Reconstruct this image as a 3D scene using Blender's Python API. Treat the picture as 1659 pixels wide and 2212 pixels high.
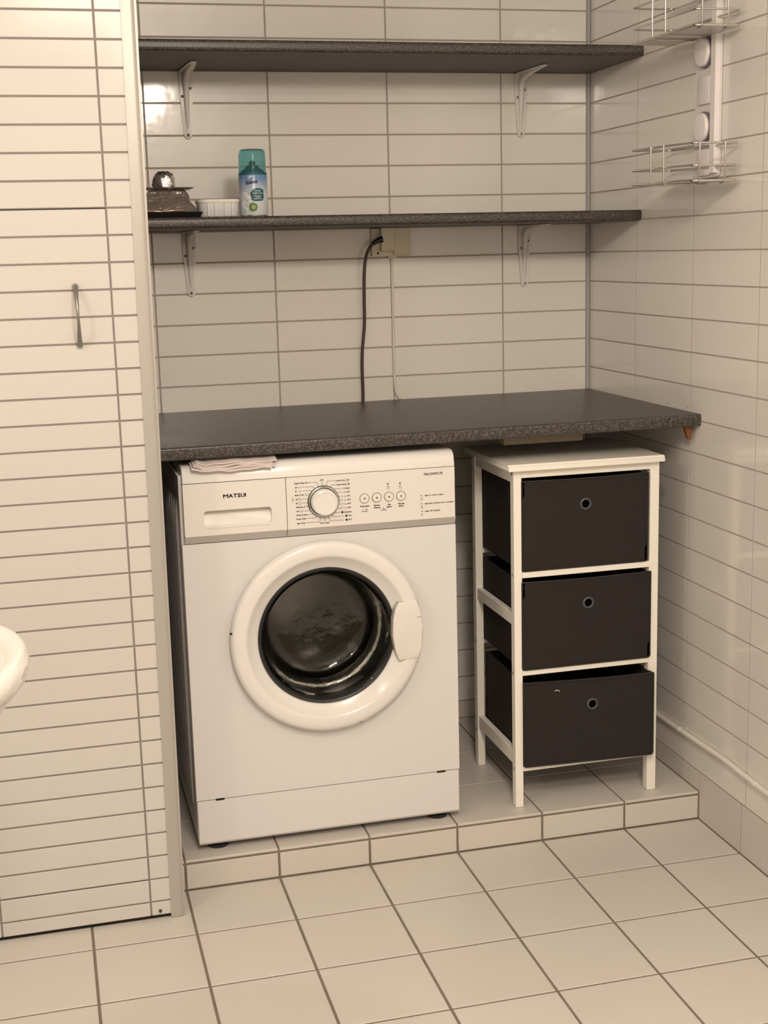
import bpy, bmesh, math, random
from mathutils import Vector, Matrix
random.seed(7)
for o in list(bpy.data.objects): bpy.data.objects.remove(o, do_unlink=True)
SC = bpy.context.scene
COL = SC.collection

# ------------------------------------------------------------------ camera
cam = bpy.data.cameras.new('camera'); CAM = bpy.data.objects.new('camera', cam); COL.objects.link(CAM)
CAM.location = (-1.40707, -3.29208, 1.31456)
CAM.rotation_mode = 'XYZ'; CAM.rotation_euler = (1.377544, 0.026410, -0.254203)
cam.sensor_fit = 'VERTICAL'; cam.sensor_height = 24.0; cam.lens = 24.0 * 2885.136 / 2212.0
cam.clip_start = 0.02
SC.camera = CAM
# ------------------------------------------------------------------ world, lights, exposure
w = bpy.data.worlds.new('world'); SC.world = w; w.use_nodes = True
w.node_tree.nodes['Background'].inputs[0].default_value = (1.0, 0.85, 0.68, 1)
w.node_tree.nodes['Background'].inputs[1].default_value = 0.02
SC.view_settings.view_transform = 'Standard'; SC.view_settings.look = 'None'
SC.view_settings.exposure = 0.09; SC.view_settings.gamma = 1.0
SC.view_settings.use_curve_mapping = False
def lamp(name, loc, watts, radius, col):
    l = bpy.data.lights.new(name, 'POINT'); l.energy = watts; l.shadow_soft_size = radius; l.color = col
    o = bpy.data.objects.new(name, l); COL.objects.link(o); o.location = loc; return o
WARM = (1.0, 0.865, 0.725)
lamp('ceiling_lamp_light', (-0.94, -2.36, 1.963), 37.5, 0.085, WARM)
lamp('mirror_lamp_light', (-2.30, -1.90, 1.93), 15, 0.05, WARM)
al = bpy.data.lights.new('added_fill_light', 'AREA'); al.shape = 'DISK'; al.size = .6; al.energy = 45; al.color = WARM  # unseen overhead fill, added to brighten the floor and lower fronts
ao = bpy.data.objects.new('added_fill_light', al); COL.objects.link(ao); ao.location = (-1.15, -3.55, 2.30)

# ------------------------------------------------------------------ materials
MATS = {}
def rgb(h):      # sRGB 0-255 triple to linear
    return tuple(((c/255)/12.92 if c/255 <= .04045 else ((c/255+.055)/1.055)**2.4) for c in h)
def mat(name, col, rough=.5, metal=0., spec=.5, bump=0., bscale=40., trans=0., ior=1.45, coat=0., alpha=1., vary=0., mottled=0., mscale=6., crough=.05):
    m = bpy.data.materials.new(name); m.use_nodes = True; nt = m.node_tree; b = nt.nodes['Principled BSDF']
    b.inputs['Base Color'].default_value = (*col, 1); b.inputs['Roughness'].default_value = rough
    b.inputs['Metallic'].default_value = metal; b.inputs['Specular IOR Level'].default_value = spec
    b.inputs['IOR'].default_value = ior; b.inputs['Transmission Weight'].default_value = trans
    b.inputs['Coat Weight'].default_value = coat; b.inputs['Coat Roughness'].default_value = crough; b.inputs['Alpha'].default_value = alpha
    geo = nt.nodes.new('ShaderNodeNewGeometry')
    last = None
    if vary or mottled:
        hsv = nt.nodes.new('ShaderNodeHueSaturation'); hsv.inputs['Color'].default_value = (*col, 1)
        add = nt.nodes.new('ShaderNodeMath'); add.operation = 'ADD'; add.inputs[0].default_value = 1 - vary/2 - mottled/2; add.inputs[1].default_value = 0
        if vary:
            oi = nt.nodes.new('ShaderNodeObjectInfo'); mu = nt.nodes.new('ShaderNodeMath'); mu.operation = 'MULTIPLY_ADD'
            mu.inputs[1].default_value = vary; mu.inputs[2].default_value = 1 - vary/2 - mottled/2
            nt.links.new(oi.outputs['Random'], mu.inputs[0]); nt.links.new(mu.outputs[0], add.inputs[0])
        if mottled:
            n2 = nt.nodes.new('ShaderNodeTexNoise'); n2.inputs['Scale'].default_value = mscale; n2.inputs['Detail'].default_value = 4
            m2 = nt.nodes.new('ShaderNodeMath'); m2.operation = 'MULTIPLY'; m2.inputs[1].default_value = mottled
            nt.links.new(geo.outputs['Position'], n2.inputs['Vector']); nt.links.new(n2.outputs['Fac'], m2.inputs[0]); nt.links.new(m2.outputs[0], add.inputs[1])
        nt.links.new(add.outputs[0], hsv.inputs['Value']); nt.links.new(hsv.outputs['Color'], b.inputs['Base Color'])
    if bump:
        n = nt.nodes.new('ShaderNodeTexNoise'); n.inputs['Scale'].default_value = bscale; n.inputs['Detail'].default_value = 3
        bp = nt.nodes.new('ShaderNodeBump'); bp.inputs['Strength'].default_value = bump; bp.inputs['Distance'].default_value = .01
        nt.links.new(geo.outputs['Position'], n.inputs['Vector']); nt.links.new(n.outputs['Fac'], bp.inputs['Height']); nt.links.new(bp.outputs['Normal'], b.inputs['Normal']); nt.links.new(bp.outputs['Normal'], b.inputs['Coat Normal'])
    MATS[name] = m; return m
mat('wall_tile', (.76, .735, .69), .30, spec=.5, bump=.10, bscale=9., vary=.03, coat=.85, crough=.085)
mat('shaft_tile', (.60, .58, .55), .16, spec=.4, bump=.05, bscale=8., vary=.02)
mat('wall_grout', (.40, .345, .31), .85, mottled=.15, mscale=30)
mat('shaft_grout', (.25, .215, .20), .85, mottled=.15, mscale=30)
mat('floor_tile', (.60, .565, .52), .34, spec=.4, bump=.03, bscale=60., vary=.035, mottled=.05, mscale=5)
mat('floor_grout', (.20, .165, .13), .9, mottled=.5, mscale=18)
mat('plaster', (.64, .625, .60), .8)
mat('trim_white', (.44, .415, .385), .38, metal=.2)
mat('corner_grey', (.42, .43, .44), .4)
mat('enamel', (.70, .685, .675), .22, spec=.5, coat=.2)
mat('plastic_white', (.76, .745, .72), .2, spec=.5)
mat('plastic_panel', (.74, .715, .675), .33, spec=.45)
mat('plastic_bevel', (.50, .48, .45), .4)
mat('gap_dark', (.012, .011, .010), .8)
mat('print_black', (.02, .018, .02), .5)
mat('print_grey', (.05, .045, .043), .6)
mat('chrome', (.62, .62, .62), .14, metal=1.)
mat('steel_dull', (.45, .44, .42), .35, metal=1.)
mat('handle_steel', (.27, .265, .25), .35, metal=.8)
mat('hole_black', (.002, .002, .002), 1., spec=0.)
mat('wire_steel', (.66, .64, .60), .22, metal=1.)
mat('drum_steel', (.19, .18, .168), .18, metal=1., bump=.06, bscale=25)
mat('glint_steel', (.62, .60, .56), .16, metal=1., bump=.3, bscale=60)
mat('rubber', (.016, .017, .018), .38)
mat('glass', (.80, .82, .80), .02, trans=1., ior=1.42, bump=.10, bscale=24)
mat('drop_glass', (.85, .86, .85), .01, trans=1., ior=1.4)
mat('white_paint', (.87, .84, .765), .38, bump=.03, bscale=120)
mat('bracket_paint', (.72, .70, .66), .28)
mat('fabric', (.030, .025, .024), .85, spec=.2, bump=.35, bscale=900)
mat('fabric_hem', (.036, .031, .030), .8, spec=.2)
mat('grommet', (.085, .088, .098), .45, metal=.1)
mat('ceramic', (.70, .675, .63), .07, spec=.5, coat=.3)
mat('outlet', (.74, .67, .52), .45)
mat('cord', (.075, .052, .047), .5)
mat('conduit', (.74, .70, .63), .45)
mat('rack_plastic', (.74, .70, .70), .35)
mat('rack_button', (.80, .76, .76), .3)
mat('rack_rim', (.16, .14, .17), .5)
mat('tray_plastic', (.62, .58, .57), .3, alpha=.72)
mat('wood', (.20, .075, .028), .55, mottled=.4, mscale=90)
mat('board_raw', (.20, .165, .12), .8)
mat('underside', (.085, .078, .072), .55)
mat('cloth', (.70, .62, .60), .9, bump=.2, bscale=500)
mat('foil', (.86, .86, .88), .12, metal=1., bump=.35, bscale=60)
mat('pouch', (.15, .125, .11), .13, spec=.8, bump=.9, bscale=38)
mat('bronze_strip', (.50, .33, .25), .25, metal=.8)
mat('tray_black', (.012, .011, .011), .3)
mat('frost_white', (.78, .80, .82), .35, trans=.15)
mat('lid_white', (.83, .80, .74), .35)
mat('can_cap', (.46, .74, .77), .15, trans=.96, ior=1.15)
mat('can_shoulder', (.10, .30, .36), .3, metal=.5)
mat('can_valve', (.05, .16, .16), .5)
mat('can_metal', (.6, .6, .6), .25, metal=1.)
mat('teal_print', (.005, .10, .125), .4)
mat('navy_print', (.02, .016, .07), .4)
mat('white_print', (.78, .78, .78), .4)
mat('green_print', (.05, .14, .045), .4)
mat('lime_print', (.30, .42, .16), .4)
mat('dirt', (.10, .06, .035), .8)
mat('pipe_white', (.76, .73, .67), .35)

def laminate(name, dark, light, scale, thr, rough):
    m = bpy.data.materials.new(name); m.use_nodes = True; nt = m.node_tree; b = nt.nodes['Principled BSDF']
    geo = nt.nodes.new('ShaderNodeNewGeometry')
    n = nt.nodes.new('ShaderNodeTexNoise'); n.inputs['Scale'].default_value = scale; n.inputs['Detail'].default_value = 5; n.inputs['Roughness'].default_value = .72
    r = nt.nodes.new('ShaderNodeValToRGB'); e = r.color_ramp.elements
    e[0].position = thr; e[0].color = (*dark, 1); e[1].position = thr + .24; e[1].color = (*light, 1)
    k = r.color_ramp.elements.new(thr + .1); k.color = (*[(a*.72 + c*.28) for a, c in zip(dark, light)], 1)
    nt.links.new(geo.outputs['Position'], n.inputs['Vector']); nt.links.new(n.outputs['Fac'], r.inputs['Fac']); nt.links.new(r.outputs['Color'], b.inputs['Base Color'])
    b.inputs['Roughness'].default_value = rough; b.inputs['Specular IOR Level'].default_value = .5
    bp = nt.nodes.new('ShaderNodeBump'); bp.inputs['Strength'].default_value = .12; bp.inputs['Distance'].default_value = .001
    nt.links.new(n.outputs['Fac'], bp.inputs['Height']); nt.links.new(bp.outputs['Normal'], b.inputs['Normal'])
    MATS[name] = m
laminate('laminate', (.024, .021, .019), (.19, .168, .150), 290, .44, .36)

def can_label():
    m = bpy.data.materials.new('can_label'); m.use_nodes = True; nt = m.node_tree; b = nt.nodes['Principled BSDF']
    geo = nt.nodes.new('ShaderNodeNewGeometry'); s = nt.nodes.new('ShaderNodeSeparateXYZ'); nt.links.new(geo.outputs['Position'], s.inputs[0])
    mr = nt.nodes.new('ShaderNodeMapRange'); mr.inputs['From Min'].default_value = 1.398; mr.inputs['From Max'].default_value = 1.490
    nt.links.new(s.outputs['Z'], mr.inputs['Value'])
    n = nt.nodes.new('ShaderNodeTexNoise'); n.inputs['Scale'].default_value = 70; nt.links.new(geo.outputs['Position'], n.inputs['Vector'])
    ad = nt.nodes.new('ShaderNodeMath'); ad.operation = 'MULTIPLY_ADD'; ad.inputs[1].default_value = .25; nt.links.new(n.outputs['Fac'], ad.inputs[0]); nt.links.new(mr.outputs[0], ad.inputs[2])
    r = nt.nodes.new('ShaderNodeValToRGB'); e = r.color_ramp.elements
    e[0].position = 0; e[0].color = (.55, .60, .60, 1); e[1].position = 1.1; e[1].color = (.14, .27, .48, 1)
    k = e.new(.60); k.color = (.60, .62, .66, 1); k = e.new(.88); k.color = (.34, .43, .58, 1)
    nt.links.new(ad.outputs[0], r.inputs['Fac']); nt.links.new(r.outputs['Color'], b.inputs['Base Color'])
    b.inputs['Roughness'].default_value = .28; MATS['can_label'] = m
can_label()

# ------------------------------------------------------------------ builders
WLOC = {}
def tag(o, label=None, cat=None, group=None, kind=None):
    if label: o['label'] = label
    if cat: o['category'] = cat
    if group: o['group'] = group
    if kind: o['kind'] = kind
    return o
def empty(name, loc, label, cat, group=None):
    o = bpy.data.objects.new(name, None); COL.objects.link(o); o.location = loc; o.empty_display_size = .05
    WLOC[o.name] = Vector(loc); return tag(o, label, cat, group)
def link(o, parent):
    COL.objects.link(o)
    if parent is not None:
        o.parent = parent; o.matrix_parent_inverse = Matrix.Translation(-WLOC[parent.name])
    WLOC[o.name] = Vector(o.location)
    return o
def obj(name, bm, m, parent=None, smooth=None, recalc=True):
    if recalc: bmesh.ops.recalc_face_normals(bm, faces=bm.faces[:])
    vs = [v.co for v in bm.verts]
    lo = [min(v[i] for v in vs) for i in range(3)]; hi = [max(v[i] for v in vs) for i in range(3)]
    c = Vector(((lo[0]+hi[0])/2, (lo[1]+hi[1])/2, lo[2]))
    bmesh.ops.translate(bm, verts=bm.verts[:], vec=-c)
    me = bpy.data.meshes.new(name); bm.to_mesh(me); bm.free()
    me.materials.append(MATS[m])
    if smooth is not None:
        me.polygons.foreach_set('use_smooth', [True]*len(me.polygons))
        me.set_sharp_from_angle(angle=math.radians(smooth))
    o = bpy.data.objects.new(name, me); o.location = c
    return link(o, parent)
def NB(): return bmesh.new()
def box(bm, x0, x1, y0, y1, z0, z1, bev=0., seg=1):
    vs = [bm.verts.new((x, y, z)) for x in (x0, x1) for y in (y0, y1) for z in (z0, z1)]
    fs = [bm.faces.new([vs[i] for i in f]) for f in ((0,1,3,2), (4,6,7,5), (0,4,5,1), (2,3,7,6), (0,2,6,4), (1,5,7,3))]
    if bev:
        es = list({e for f in fs for e in f.edges})
        bmesh.ops.bevel(bm, geom=es, offset=bev, segments=seg, affect='EDGES', profile=.5)
    return bm
def prism(bm, pts, ax, a0, a1, bev=0., seg=1):
    """2-D outline extruded along axis; pts in the remaining two axes in xyz order"""
    def P(p, a):
        l = list(p); l.insert('xyz'.index(ax), a); return l
    A = [bm.verts.new(P(p, a0)) for p in pts]; B = [bm.verts.new(P(p, a1)) for p in pts]
    n = len(pts); fs = [bm.faces.new(A), bm.faces.new(B)]
    sides = [bm.faces.new((A[i], A[(i+1) % n], B[(i+1) % n], B[i])) for i in range(n)]
    if bev:
        es = list({e for f in fs for e in f.edges})
        bmesh.ops.bevel(bm, geom=es, offset=bev, segments=seg, affect='EDGES', profile=.5)
    return bm
def lathe(bm, prof, c, ax='z', seg=48, closed=False):
    """prof = list of (radius, offset along axis)"""
    rings = []
    for r, a in prof:
        ring = []
        if r < 1e-6:
            p = list(c); p['xyz'.index(ax)] += a; ring = [bm.verts.new(p)]
        else:
            for i in range(seg):
                t = 2*math.pi*i/seg; u, v = r*math.cos(t), r*math.sin(t)
                p = {'z': (u, v, a), 'y': (u, a, v), 'x': (a, u, v)}[ax]
                ring.append(bm.verts.new([c[k]+p[k] for k in range(3)]))
        rings.append(ring)
    pairs = list(zip(rings, rings[1:])) + ([(rings[-1], rings[0])] if closed else [])
    for A, B in pairs:
        for i in range(seg):
            j = (i+1) % seg
            if len(A) == 1 and len(B) == 1: continue
            if len(A) == 1: bm.faces.new((A[0], B[i], B[j]))
            elif len(B) == 1: bm.faces.new((A[i], A[j], B[0]))
            else: bm.faces.new((A[i], A[j], B[j], B[i]))
    return bm
def tube(bm, pts, r, seg=8, closed=False, cap=True):
    pts = [Vector(p) for p in pts]; n = len(pts)
    rr = r if isinstance(r, (list, tuple)) else [r]*n
    tang = []
    for i in range(n):
        a = pts[(i-1) % n] if (closed or i) else pts[i]; b = pts[(i+1) % n] if (closed or i < n-1) else pts[i]
        tang.append((b-a).normalized())
    up = Vector((0, 0, 1)) if abs(tang[0].z) < .9 else Vector((1, 0, 0))
    nrm = (up - tang[0]*up.dot(tang[0])).normalized(); rings = []
    for i in range(n):
        nrm = (nrm - tang[i]*nrm.dot(tang[i])).normalized(); bn = tang[i].cross(nrm)
        rings.append([bm.verts.new(pts[i] + (nrm*math.cos(2*math.pi*k/seg) + bn*math.sin(2*math.pi*k/seg))*rr[i]) for k in range(seg)])
    for i in range(n if closed else n-1):
        A, B = rings[i], rings[(i+1) % n]
        for k in range(seg): bm.faces.new((A[k], A[(k+1) % seg], B[(k+1) % seg], B[k]))
    if cap and not closed: bm.faces.new(rings[0]); bm.faces.new(rings[-1])
    return bm
def smooth_path(pts, k=6):
    pts = [Vector(p) for p in pts]; out = []
    for i in range(len(pts)-1):
        p0 = pts[max(i-1, 0)]; p1 = pts[i]; p2 = pts[i+1]; p3 = pts[min(i+2, len(pts)-1)]
        for j in range(k):
            t = j/k
            out.append(.5*((2*p1) + (p2-p0)*t + (2*p0-5*p1+4*p2-p3)*t*t + (-p0+3*p1-3*p2+p3)*t**3))
    return out + [pts[-1]]
def rrect(x0, x1, y0, y1, r, k=4):
    out = []
    for cx, cy, a in ((x1-r, y1-r, 0), (x0+r, y1-r, 90), (x0+r, y0+r, 180), (x1-r, y0+r, 270)):
        for i in range(k+1):
            t = math.radians(a + 90*i/k); out.append((cx+r*math.cos(t), cy+r*math.sin(t)))
    return out
TEXTS = {}
def text_geo(s, bold=False):
    """flat triangles of a string, cap height 1, starting at x = 0"""
    if s in TEXTS: return TEXTS[s]
    c = bpy.data.curves.new('t', 'FONT'); c.body = s; c.resolution_u = 2; c.size = 1
    o = bpy.data.objects.new('t', c); COL.objects.link(o)
    bpy.context.view_layer.update()
    me = bpy.data.meshes.new_from_object(o.evaluated_get(bpy.context.evaluated_depsgraph_get()))
    vs = [v.co.copy() for v in me.vertices]; fs = [list(p.vertices) for p in me.polygons]
    bpy.data.objects.remove(o, do_unlink=True); bpy.data.curves.remove(c); bpy.data.meshes.remove(me)
    x0 = min(v.x for v in vs); x1 = max(v.x for v in vs)
    TEXTS[s] = ([((v.x-x0)/.69, v.y/.69) for v in vs], fs, (x1-x0)/.69); return TEXTS[s]
def put_text(bm, s, x, z, y, h=None, width=None, align='l', embolden=.00013, mapf=None, slant=0., tilt=0.):
    vs, fs, wd = text_geo(s)
    sx = width/wd if width else h
    ox = {'l': 0, 'c': -wd*sx/2, 'r': -wd*sx}[align]
    for dx, dz in ([(0, 0)] if not embolden else [(-embolden, 0), (embolden, 0), (0, embolden), (0, -embolden)]):
        V = []
        for k, (a, b) in enumerate(vs):
            px, pz = x + ox + a*sx + dx, z + (b-.5)*h + dz + tilt*(a*sx + ox)
            V.append(bm.verts.new(mapf(px, pz) if mapf else (px, y, pz)))
        for f in fs:
            try: bm.faces.new([V[i] for i in f])
            except ValueError: pass
def flat(bm, pts, y, mapf=None):
    bm.faces.new([bm.verts.new(mapf(a, b) if mapf else (a, y, b)) for a, b in pts])
def strip(bm, pts, wd, y):
    """thin printed line through (x, z) points"""
    for (a, b), (c, d) in zip(pts, pts[1:]):
        L = math.hypot(c-a, d-b); nx, nz = -(d-b)/L*wd/2, (c-a)/L*wd/2
        flat(bm, [(a+nx, b+nz), (c+nx, d+nz), (c-nx, d-nz), (a-nx, b-nz)], y)
def disc(cx, cz, r, n=20, a0=0, a1=360): return [(cx+r*math.cos(math.radians(a0+(a1-a0)*i/n)), cz+r*math.sin(math.radians(a0+(a1-a0)*i/n))) for i in range(n)]
def ringpoly(bm, cx, cz, r0, r1, y, n=40, mapf=None):
    for i in range(n):
        t0, t1 = 2*math.pi*i/n, 2*math.pi*(i+1)/n
        flat(bm, [(cx+r0*math.cos(t0), cz+r0*math.sin(t0)), (cx+r1*math.cos(t0), cz+r1*math.sin(t0)), (cx+r1*math.cos(t1), cz+r1*math.sin(t1)), (cx+r0*math.cos(t1), cz+r0*math.sin(t1))], y, mapf)

TILEMESH = {}
def tile(name, parent, m, face, u0, u1, v0, v1, plane, gap, depth=.006, cham=.0009):
    """one glazed tile. face: 'y-' looks to -y (u=x, v=z), 'x-' looks to -x (u=y, v=z), 'z+' looks up (u=x, v=y)"""
    wd, hg = round(u1-u0-gap, 4), round(v1-v0-gap, 4)
    key = (face, wd, hg, m, depth)
    if key not in TILEMESH:
        bm = NB(); a, b = wd/2, hg/2; c = cham
        def P(u, v, d): return {'y-': (u, d, v), 'x-': (d, u, v), 'z+': (u, v, -d)}[face]
        base = [bm.verts.new(P(u, v, depth)) for u, v in ((-a, -b), (a, -b), (a, b), (-a, b))]
        mid = [bm.verts.new(P(u, v, c)) for u, v in ((-a, -b), (a, -b), (a, b), (-a, b))]
        top = [bm.verts.new(P(u, v, 0)) for u, v in ((-a+c, -b+c), (a-c, -b+c), (a-c, b-c), (-a+c, b-c))]
        bm.faces.new(top); bm.faces.new(base)
        for A, B in ((base, mid), (mid, top)):
            for i in range(4): bm.faces.new((A[i], A[(i+1) % 4], B[(i+1) % 4], B[i]))
        bmesh.ops.recalc_face_normals(bm, faces=bm.faces[:])
        me = bpy.data.meshes.new(name); bm.to_mesh(me); bm.free(); me.materials.append(MATS[m]); TILEMESH[key] = me
    o = bpy.data.objects.new(name, TILEMESH[key]); uc, vc = (u0+u1)/2, (v0+v1)/2
    o.location = {'y-': (uc, plane, vc), 'x-': (plane, uc, vc), 'z+': (uc, vc, plane)}[face]
    return link(o, parent)
def struct(o): return tag(o, kind='structure')

# ================================================================== the setting
H = .0664; YF = -.6495; YP = -.755          # platform height, riser front, shaft face
XJ = [-.1869 - .2*k for k in range(0, 12)]
CEIL = 2.32
# lower floor
bm = NB(); box(bm, -2.6, .12, -4.3, -.60, -.06, -.0016)
fl = struct(obj('floor', bm, 'floor_grout'))
ys = [YF, YF-.1904] + [YF-.1904-.2*j for j in range(1, 9)]
xs = [0.] + XJ
for y1, y0 in zip(ys, ys[1:]):
    for x1, x0 in zip(xs, xs[1:]):
        tile('floor_tile', fl, 'floor_tile', 'z+', x0, x1, y0, y1, 0., .0052)
# raised floor with its riser
bm = NB(); box(bm, -1.2, 0.02, YF+.0022, .02, -.05, H-.0016)
pf = struct(obj('raised_floor', bm, 'floor_grout'))
yp = [YF-.0004, YF+.2016, YF+.4016, YF+.6016, 0.]
for y0, y1 in zip(yp, yp[1:]):
    for x1, x0 in zip(xs[:7], xs[1:8]):
        tile('floor_tile', pf, 'floor_tile', 'z+', max(x0, -1.199), x1, y0, y1, H, .0042, depth=.005)
for x1, x0 in zip(xs[:7], xs[1:8]):
    tile('riser_tile', pf, 'floor_tile', 'y-', max(x0, -1.199), x1, .0, H-.0075, YF, .0050)
# back wall
ZL = [1.66878 - n*.07432 for n in range(-8, 21)] + [.1147]
bm = NB(); box(bm, -1.2, .12, .0016, .12, 0, CEIL)
wb = struct(obj('wall_back', bm, 'wall_grout'))
bx = [-1.1999, -1.1248, -.8295, -.5342, -.2389, -.0085]
for z1, z0 in zip(ZL, ZL[1:]):
    for x0, x1 in zip(bx, bx[1:]):
        tile('wall_tile', wb, 'wall_tile', 'y-', x0, x1, z0, z1, 0., .0034)
# right wall
bm = NB(); box(bm, .0004, .12, -4.3, .0016, 0, CEIL)
wr = struct(obj('wall_right', bm, 'wall_grout'))
ry = [-.0045, -.282, -.5716, -.8573, -1.143, -1.4285, -1.714, -2.0, -2.3]
for z1, z0 in zip(ZL, ZL[1:]):
    for y1, y0 in zip(ry, ry[1:]):
        # panel joints: wide horizontal grout, hairline vertical butt joints
        wd = .0017
        tile('wall_tile', wr, 'wall_tile', 'x-', y0-.0002, y1+.0002, z0, z1, 0., .0034, cham=.0002)
# base tiles
bm = NB(); box(bm, .0030, .06, -3.0, .0, .0, .1135)
sk = struct(obj('baseboard_right', bm, 'floor_grout'))
for y1, y0 in zip(ys, ys[1:]): tile('base_tile', sk, 'floor_tile', 'x-', y0, y1, -.002, .1142, -.0002, .0034, depth=.005)
for y0, y1 in zip(yp, yp[1:]): tile('base_tile', sk, 'floor_tile', 'x-', y0, y1, H, .1142, -.0002, .0030, depth=.005)
bm = NB(); box(bm, -1.2, 0., .0030, .06, H-.01, .1135)
sb = struct(obj('baseboard_back', bm, 'floor_grout'))
for x1, x0 in zip(xs[:7], xs[1:8]): tile('base_tile', sb, 'floor_tile', 'y-', max(x0, -1.199), x1, H, .1142, .0002, .0030, depth=.005)
# tiled shaft on the left with its access hatch
XJP = -1.2684; XLP = -1.5586; PL = .04879; ZP0 = 1.7457
zp = [ZP0 - i*PL for i in range(-12, 36)] + [.0070]
bm = NB(); box(bm, -2.6, -1.2005, -.7532, .12, .0095, CEIL)
wl = struct(obj('wall_left', bm, 'shaft_grout'))
zh1 = ZP0 - 7*PL; zh0 = ZP0 - 34*PL          # hatch top and bottom
bm = NB(); box(bm, XLP, XJP-.0012, -.7536, -.7462, zh0+.0004, zh1-.0016)
hd = struct(obj('door_1', bm, 'shaft_grout')); tag(hd, 'tiled access hatch with steel bow handle in the left shaft')
bm = NB(); box(bm, XLP-.001, XJP-.0006, -.75325, -.7515, zh1-.0016, zh1+.0003); obj('hatch_gap', bm, 'gap_dark', hd)
bm = NB(); box(bm, XLP-.001, XJP-.0006, -.75325, -.7515, zh0-.0006, zh0+.0005); obj('hatch_gap', bm, 'gap_dark', hd)
def trim_x(z): return .0083*z/1.764           # the corner profile leans a little
for i, (z1, z0) in enumerate(zip(zp, zp[1:])):
    inh = z1 <= zh1+.001 and z0 >= zh0-.001
    xr = -1.2270 + trim_x((z0+z1)/2)
    tile('wall_tile', wl, 'shaft_tile', 'y-', XJP, xr+.0017, z0, z1, YP, .0034)
    tile('wall_tile', hd if inh else wl, 'shaft_tile', 'y-', XLP, XJP, z0, z1, YP, .0034)
    tile('wall_tile', wl, 'shaft_tile', 'y-', XLP-.2902, XLP, z0, z1, YP, .0034)
    tile('wall_tile', wl, 'shaft_tile', 'y-', XLP-.5804, XLP-.2902, z0, z1, YP, .0034)
# bow handle
bm = NB()
hp = []; hr = []
for i in range(25):
    t = i/24; z = 1.2650 - t*.1062
    hp.append((-1.3325 + .0012*t, YP - .031*math.sin(math.pi*t)**.62 - .0, z)); hr.append(.0026 + .0024*abs(2*t-1)**1.5)
tube(bm, hp, hr, 10); lathe(bm, [(0, -.004), (.0062, -.004), (.0062, 0), (0, 0)], hp[0], 'y', 16); lathe(bm, [(0, -.004), (.0062, -.004), (.0062, 0), (0, 0)], hp[-1], 'y', 16)
tag(obj('handle', bm, 'handle_steel', hd, 50), 'grey steel bow handle')
bm = NB(); lathe(bm, [(0, -.004), (.0028, -.0035), (.0034, 0), (0, 0)], (-1.2505, YP, .0175), 'y', 12); obj('screw', bm, 'print_grey', wl, 40)
# dark gap at the foot of the shaft
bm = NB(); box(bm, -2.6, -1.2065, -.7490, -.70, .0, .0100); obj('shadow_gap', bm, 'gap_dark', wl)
# corner profile of the shaft
bm = NB()
prof = [(-1.2294, YP+.001), (-1.2294, YP-.0022), (-1.2120, YP-.0026), (-1.2075, YP-.0020), (-1.2050, YP), (-1.2040, YP+.004), (-1.2040, YP+.06), (-1.2005, YP+.06), (-1.2005, YP+.001)]
A = [bm.verts.new((x, y, .001)) for x, y in prof]; B = [bm.verts.new((x+trim_x(CEIL), y, CEIL)) for x, y in prof]; n = len(prof)
bm.faces.new(A); bm.faces.new(B)
for i in range(n): bm.faces.new((A[i], A[(i+1) % n], B[(i+1) % n], B[i]))
struct(obj('trim_1', bm, 'trim_white', None, 35))
# grey strip in the corner of the back and right walls
bm = NB(); prism(bm, [(-.0082, -.0005), (-.0055, -.0042), (-.0018, -.0042), (.0, -.0030), (.0, .0015), (-.0082, .0015)], 'z', .1147, CEIL)
struct(obj('trim_2', bm, 'corner_grey', None, 30))
# the rest of the room
bm = NB(); box(bm, -2.7, .12, -4.4, .12, CEIL, CEIL+.06); struct(obj('ceiling', bm, 'plaster'))
bm = NB(); box(bm, -2.7, -2.6, -4.4, .12, 0, CEIL); struct(obj('wall_far_left', bm, 'plaster'))
bm = NB(); box(bm, -2.7, .12, -4.4, -4.3, 0, CEIL); struct(obj('wall_front', bm, 'plaster'))

# ================================================================== shelves and worktop
def slab(bm, x0, x1, yf, yb, zl, zr, th, rb=.009):
    """laminate board with a rounded front edge; zl / zr = top height at its two ends"""
    k = 5; pr = [(yb, 0), (yb, -th)]
    for i in range(k+1):
        t = math.radians(90*i/k); pr.append((yf+rb-rb*math.sin(t), -th+rb-rb*math.cos(t)))
    for i in range(k+1):
        t = math.radians(90*i/k); pr.append((yf+rb-rb*math.cos(t), -rb+rb*math.sin(t)))
    A = [bm.verts.new((x0, y, zl+z)) for y, z in pr]; B = [bm.verts.new((x1, y, zr+z)) for y, z in pr]
    bm.faces.new(A); bm.faces.new(B); n = len(pr)
    for i in range(n): bm.faces.new((A[i], A[(i+1) % n], B[(i+1) % n], B[i]))
def board(name, loc, label, cat, x0, x1, yf, yb, zl, zr, th, rb):
    e = empty(name, loc, label, cat)
    bm = NB(); slab(bm, x0, x1, yf, yb, zl, zr, th, rb); obj('board', bm, 'laminate', e, 40)
    bm = NB(); A = [(x0+.002, yf+rb+.001, zl-th-.0006), (x1-.002, yf+rb+.001, zr-th-.0006), (x1-.002, yb-.001, zr-th-.0006), (x0+.002, yb-.001, zl-th-.0006)]
    lo = [bm.verts.new(p) for p in A]; hi = [bm.verts.new((p[0], p[1], p[2]+.001)) for p in A]
    bm.faces.new(lo); bm.faces.new(hi)
    for i in range(4): bm.faces.new((lo[i], lo[(i+1) % 4], hi[(i+1) % 4], hi[i]))
    obj('underside', bm, 'underside', e)
    return e
board('wall_shelf', (-.6, -.15, 1.742), 'upper dark speckled laminate wall shelf, empty, below the cream tiles', 'shelf', -1.198, -.0006, -.314, -.0008, 1.7672, 1.7660, .0250, .008)
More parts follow.
